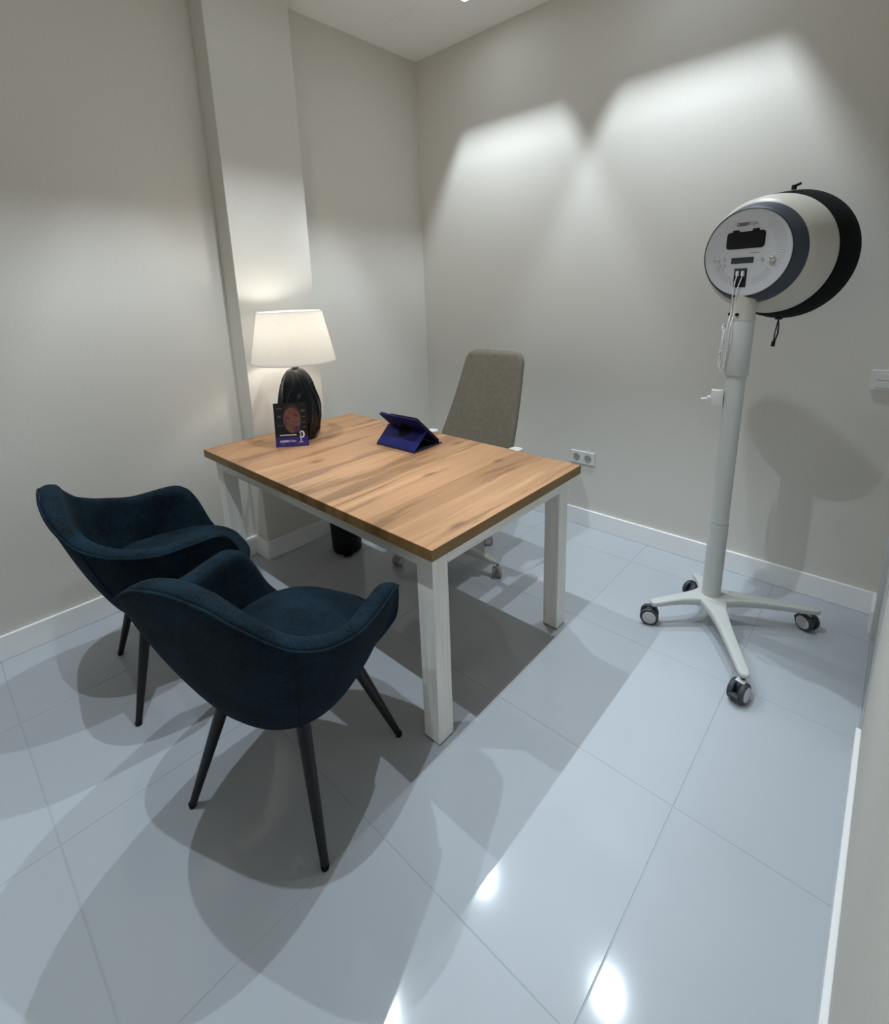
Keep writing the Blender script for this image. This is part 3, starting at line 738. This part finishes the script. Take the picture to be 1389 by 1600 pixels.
# vent dots radiating on the right, arcs of printed relief dots
dots = []
for r_ in range(6):
    for k in range(22):
        a = math.radians(-32+82*k/21); rad = .102+.0062*r_
        x, y = rad*math.cos(a), rad*math.sin(a)*1.02+.012
        if (x-.0937)**2+(y+.0257)**2 < .018**2 or math.hypot(x, y) > .146: continue
        dots.append(place(lathe([(.0013, 0), (.0012, .0005)], 6), x, y, .0009))
for r_ in range(4):
    for k in range(20):
        a = math.radians(205+44*k/19); rad = .098+.0068*r_
        x, y = rad*math.cos(a), rad*math.sin(a)
        dots.append(place(lathe([(.0011, 0), (.001, .0005)], 6), x, y, .0009))
for r_ in range(4):
    for k in range(20):
        a = math.radians(288+38*k/19); rad = .098+.0068*r_
        x, y = rad*math.cos(a), rad*math.sin(a)
        dots.append(place(lathe([(.0011, 0), (.001, .0005)], 6), x, y, .0009))
dt = obj('relief_dots', jn(dots), M['ink_light'], fp); dt['kind'] = 'stuff'
FM = HM @ Matrix.Translation((0, 0, .0013))
text_obj('brand_lettering', 'OBSERV', .0165, M['ink'], fp, FM @ Matrix.Translation((.004, .1015, 0)), .0002, .0006, 'RIGHT', .78)
text_obj('model_lettering', '520x', .0155, M['ink_light'], fp, FM @ Matrix.Translation((.0065, .1015, 0)), .0002, 0, 'LEFT', .85)
obj('small_caption', place(box((-.016, -.0011, 0), (.016, .0011, .0003)), .032, -.0005), M['ink_light'], fp)
# neck bracket between pole and head
zb = 1.30
obj('neck_bracket', tube([onpole(1.296), onpole(1.31), onpole(1.345), onpole(1.39)], [.043, .041, .040, .038], 28), M['offwhite'], dev, True, .8)
obj('tilt_screw', join(tube([onpole(1.318)+Vector((-.048, -.012, 0)), onpole(1.318)+Vector((-.034, -.008, 0))], .006, 12), tube([onpole(1.318)+Vector((-.012, -.046, 0)), onpole(1.318)+Vector((-.009, -.034, 0))], .006, 12)), M['black'], dev, True, .8)
# hood drawstrings
def hp(x, y, d): return (HM @ Vector((x, y, -d)))
obj('drawstring_toggle', join(tube([hp(.045, .229, .20), hp(.045, .245, .20)], .0085, 10), tube([hp(.045, .240, .20), hp(.063, .250, .21)], .005, 8)), M['black'], hood, True, .8)
obj('drawstring_toggle', join(tube([hp(0.0440, -.232, .215), hp(0.0440, -.246, .215)], .013, 12), tube([hp(0.0440, -.246, .215), hp(0.0470, -.27, .215), hp(0.0480, -.30, .215), hp(0.0390, -.335, .215)], .0028, 8), tube([hp(0.0440, -.246, .215), hp(0.0400, -.275, .215), hp(0.0370, -.305, .215), hp(0.0360, -.335, .215)], .0022, 8), tube([hp(0.0370, -.332, .215), hp(0.0350, -.352, .215)], .0068, 10)), M['black'], hood, True, .8)
# cables
def smooth_path(pts, k=8):
    P = [Vector(p_) for p_ in pts]; out = []
    for i in range(len(P)-1):
        p0, p1, p2, p3 = P[max(i-1, 0)], P[i], P[i+1], P[min(i+2, len(P)-1)]
        for j in range(k):
            t_ = j/k; out.append(.5*((2*p1)+(-p0+p2)*t_+(2*p0-5*p1+4*p2-p3)*t_*t_+(-p0+3*p1-3*p2+p3)*t_**3))
    return out+[P[-1]]
side = Vector((-.83, -.56, 0)).normalized()  # the pole's left-front as seen from the desk side
def pr(z, a, r): # point around pole: angle a degrees, radius r
    c_ = onpole(z); return c_+Vector((math.cos(math.radians(a))*r, math.sin(math.radians(a))*r, 0))
for s_, x, dx, aa in ((0, -.0185, -.010, 232), (1, .0005, -.016, 244)):
    pl = obj('cable_plug', place(box((-.0045, -.010, 0), (.0045, .008, .012), .0015), x, -.072), M['cable'], sl)
    pts = [HM @ Vector((x, -.080, .008)), HM @ Vector((x-.003, -.095, .010)), HM @ Vector((x+dx*.7, -.125, .010)), HM @ Vector((x+dx, -.16, .006)), HM @ Vector((x+dx*1.1, -.205, -.002)),
           pr(1.27, aa, .062), pr(1.20, aa-8, .055), pr(1.13, aa-20, .052), pr(1.10, aa-32, .056), pr(1.115, aa-38, .060), pr(1.17, aa-42, .062)]
    obj('cable', tube(smooth_path(pts), .0021, 8), M['cable'], dev, True)
# hank of coiled spare cable hanging on the sleeve
for i in range(5):
    pts = []
    r_ = .058+.003*(i % 3); a0 = 190+3*i
    zc = 1.19+.004*(i % 2); hh = .092-.006*i
    for k in range(41):
        t_ = 2*PI*k/40
        pts.append(pr(zc+hh*math.cos(t_), a0+(9+1.5*i)*math.sin(t_), r_+.002*math.sin(3*t_+i)))
    obj('cable_coil', tube(pts[:-1], .0019, 7, closed=True), M['cable'], dev, True)
obj('cable_tie', tube(smooth_path([pr(1.155, 182, .060), pr(1.162, 190, .067), pr(1.17, 200, .067), pr(1.178, 208, .060)]), .0035, 8), M['white'], dev, True)

# plug-in charger against the pole
pc = pr(.991, 195, .0360) + Vector((PB.x, PB.y, 0))
chg = thing('usb_charger', 'small white two-pin charger plug stuck on the device pole', 'charger', pc - Vector((0, 0, .035)), math.radians(15))
obj('charger_body', box((-.042, -.019, 0), (.0, .019, .067), .003), M['white'], chg, True, .6)
cn = obj('charger_plug', box((-.056, -.010, .020), (-.042, .010, .040), .004), M['white'], chg, True, .6)
for s in (-1, 1):
    obj('pin', tube([(-.056, s*.006, .029), (-.078, s*.006, .025)], .0028, 10), M['white'], cn, True, .8)

# ------------------------------------------------------------------ sockets and switch on the back wall
def socket_plate(x0, x1, z0, z1):
    t = thing('double_socket', 'white double wall socket beside the desk corner', 'socket', ((x0+x1)/2, 0, (z0+z1)/2))
    hw_, hh_ = (x1-x0)/2, (z1-z0)/2
    pl = obj('plate', box((-hw_, -.009, -hh_), (hw_, 0, hh_), .002), M['white'], t)
    for s in (-1, 1):
        well = obj('socket_well', xf(lathe([(.0235, .0095), (.0225, .0105), (.0195, .0105), (.0190, .004), (.004, .0035)], 32), Matrix.Translation((s*hw_*.48, 0, 0)) @ Matrix.Rotation(PI/2, 4, 'X')), M['socket_hole'], t, True, .5)
        for q in (-1, 1):
            obj('pin_hole', xf(lathe([(.0028, 0), (.0028, .0012)], 12), Matrix.Translation((s*hw_*.48+q*.0085, -.0105, 0)) @ Matrix.Rotation(PI/2, 4, 'X')), M['black'], well)
            obj('earth_clip', box((s*hw_*.48-.0025, -.011, q*.0165-.003), (s*hw_*.48+.0025, -.0045, q*.0165+.003)), M['chrome'], well)
socket_plate(1.200, 1.352, .397, .474)
sw = thing('light_switch', 'white wall switch at the right edge beside the imaging device', 'light switch', (2.575, 0, 1.032))
obj('switch_plate', box((-.044, -.010, -.041), (.044, 0, .041), .002), M['white'], sw)
obj('rocker', box((-.029, -.0135, .0015), (.029, -.009, .028), .0015), M['white'], sw)
obj('rocker', box((-.029, -.0135, -.028), (.029, -.009, -.0015), .0015), M['white'], sw)
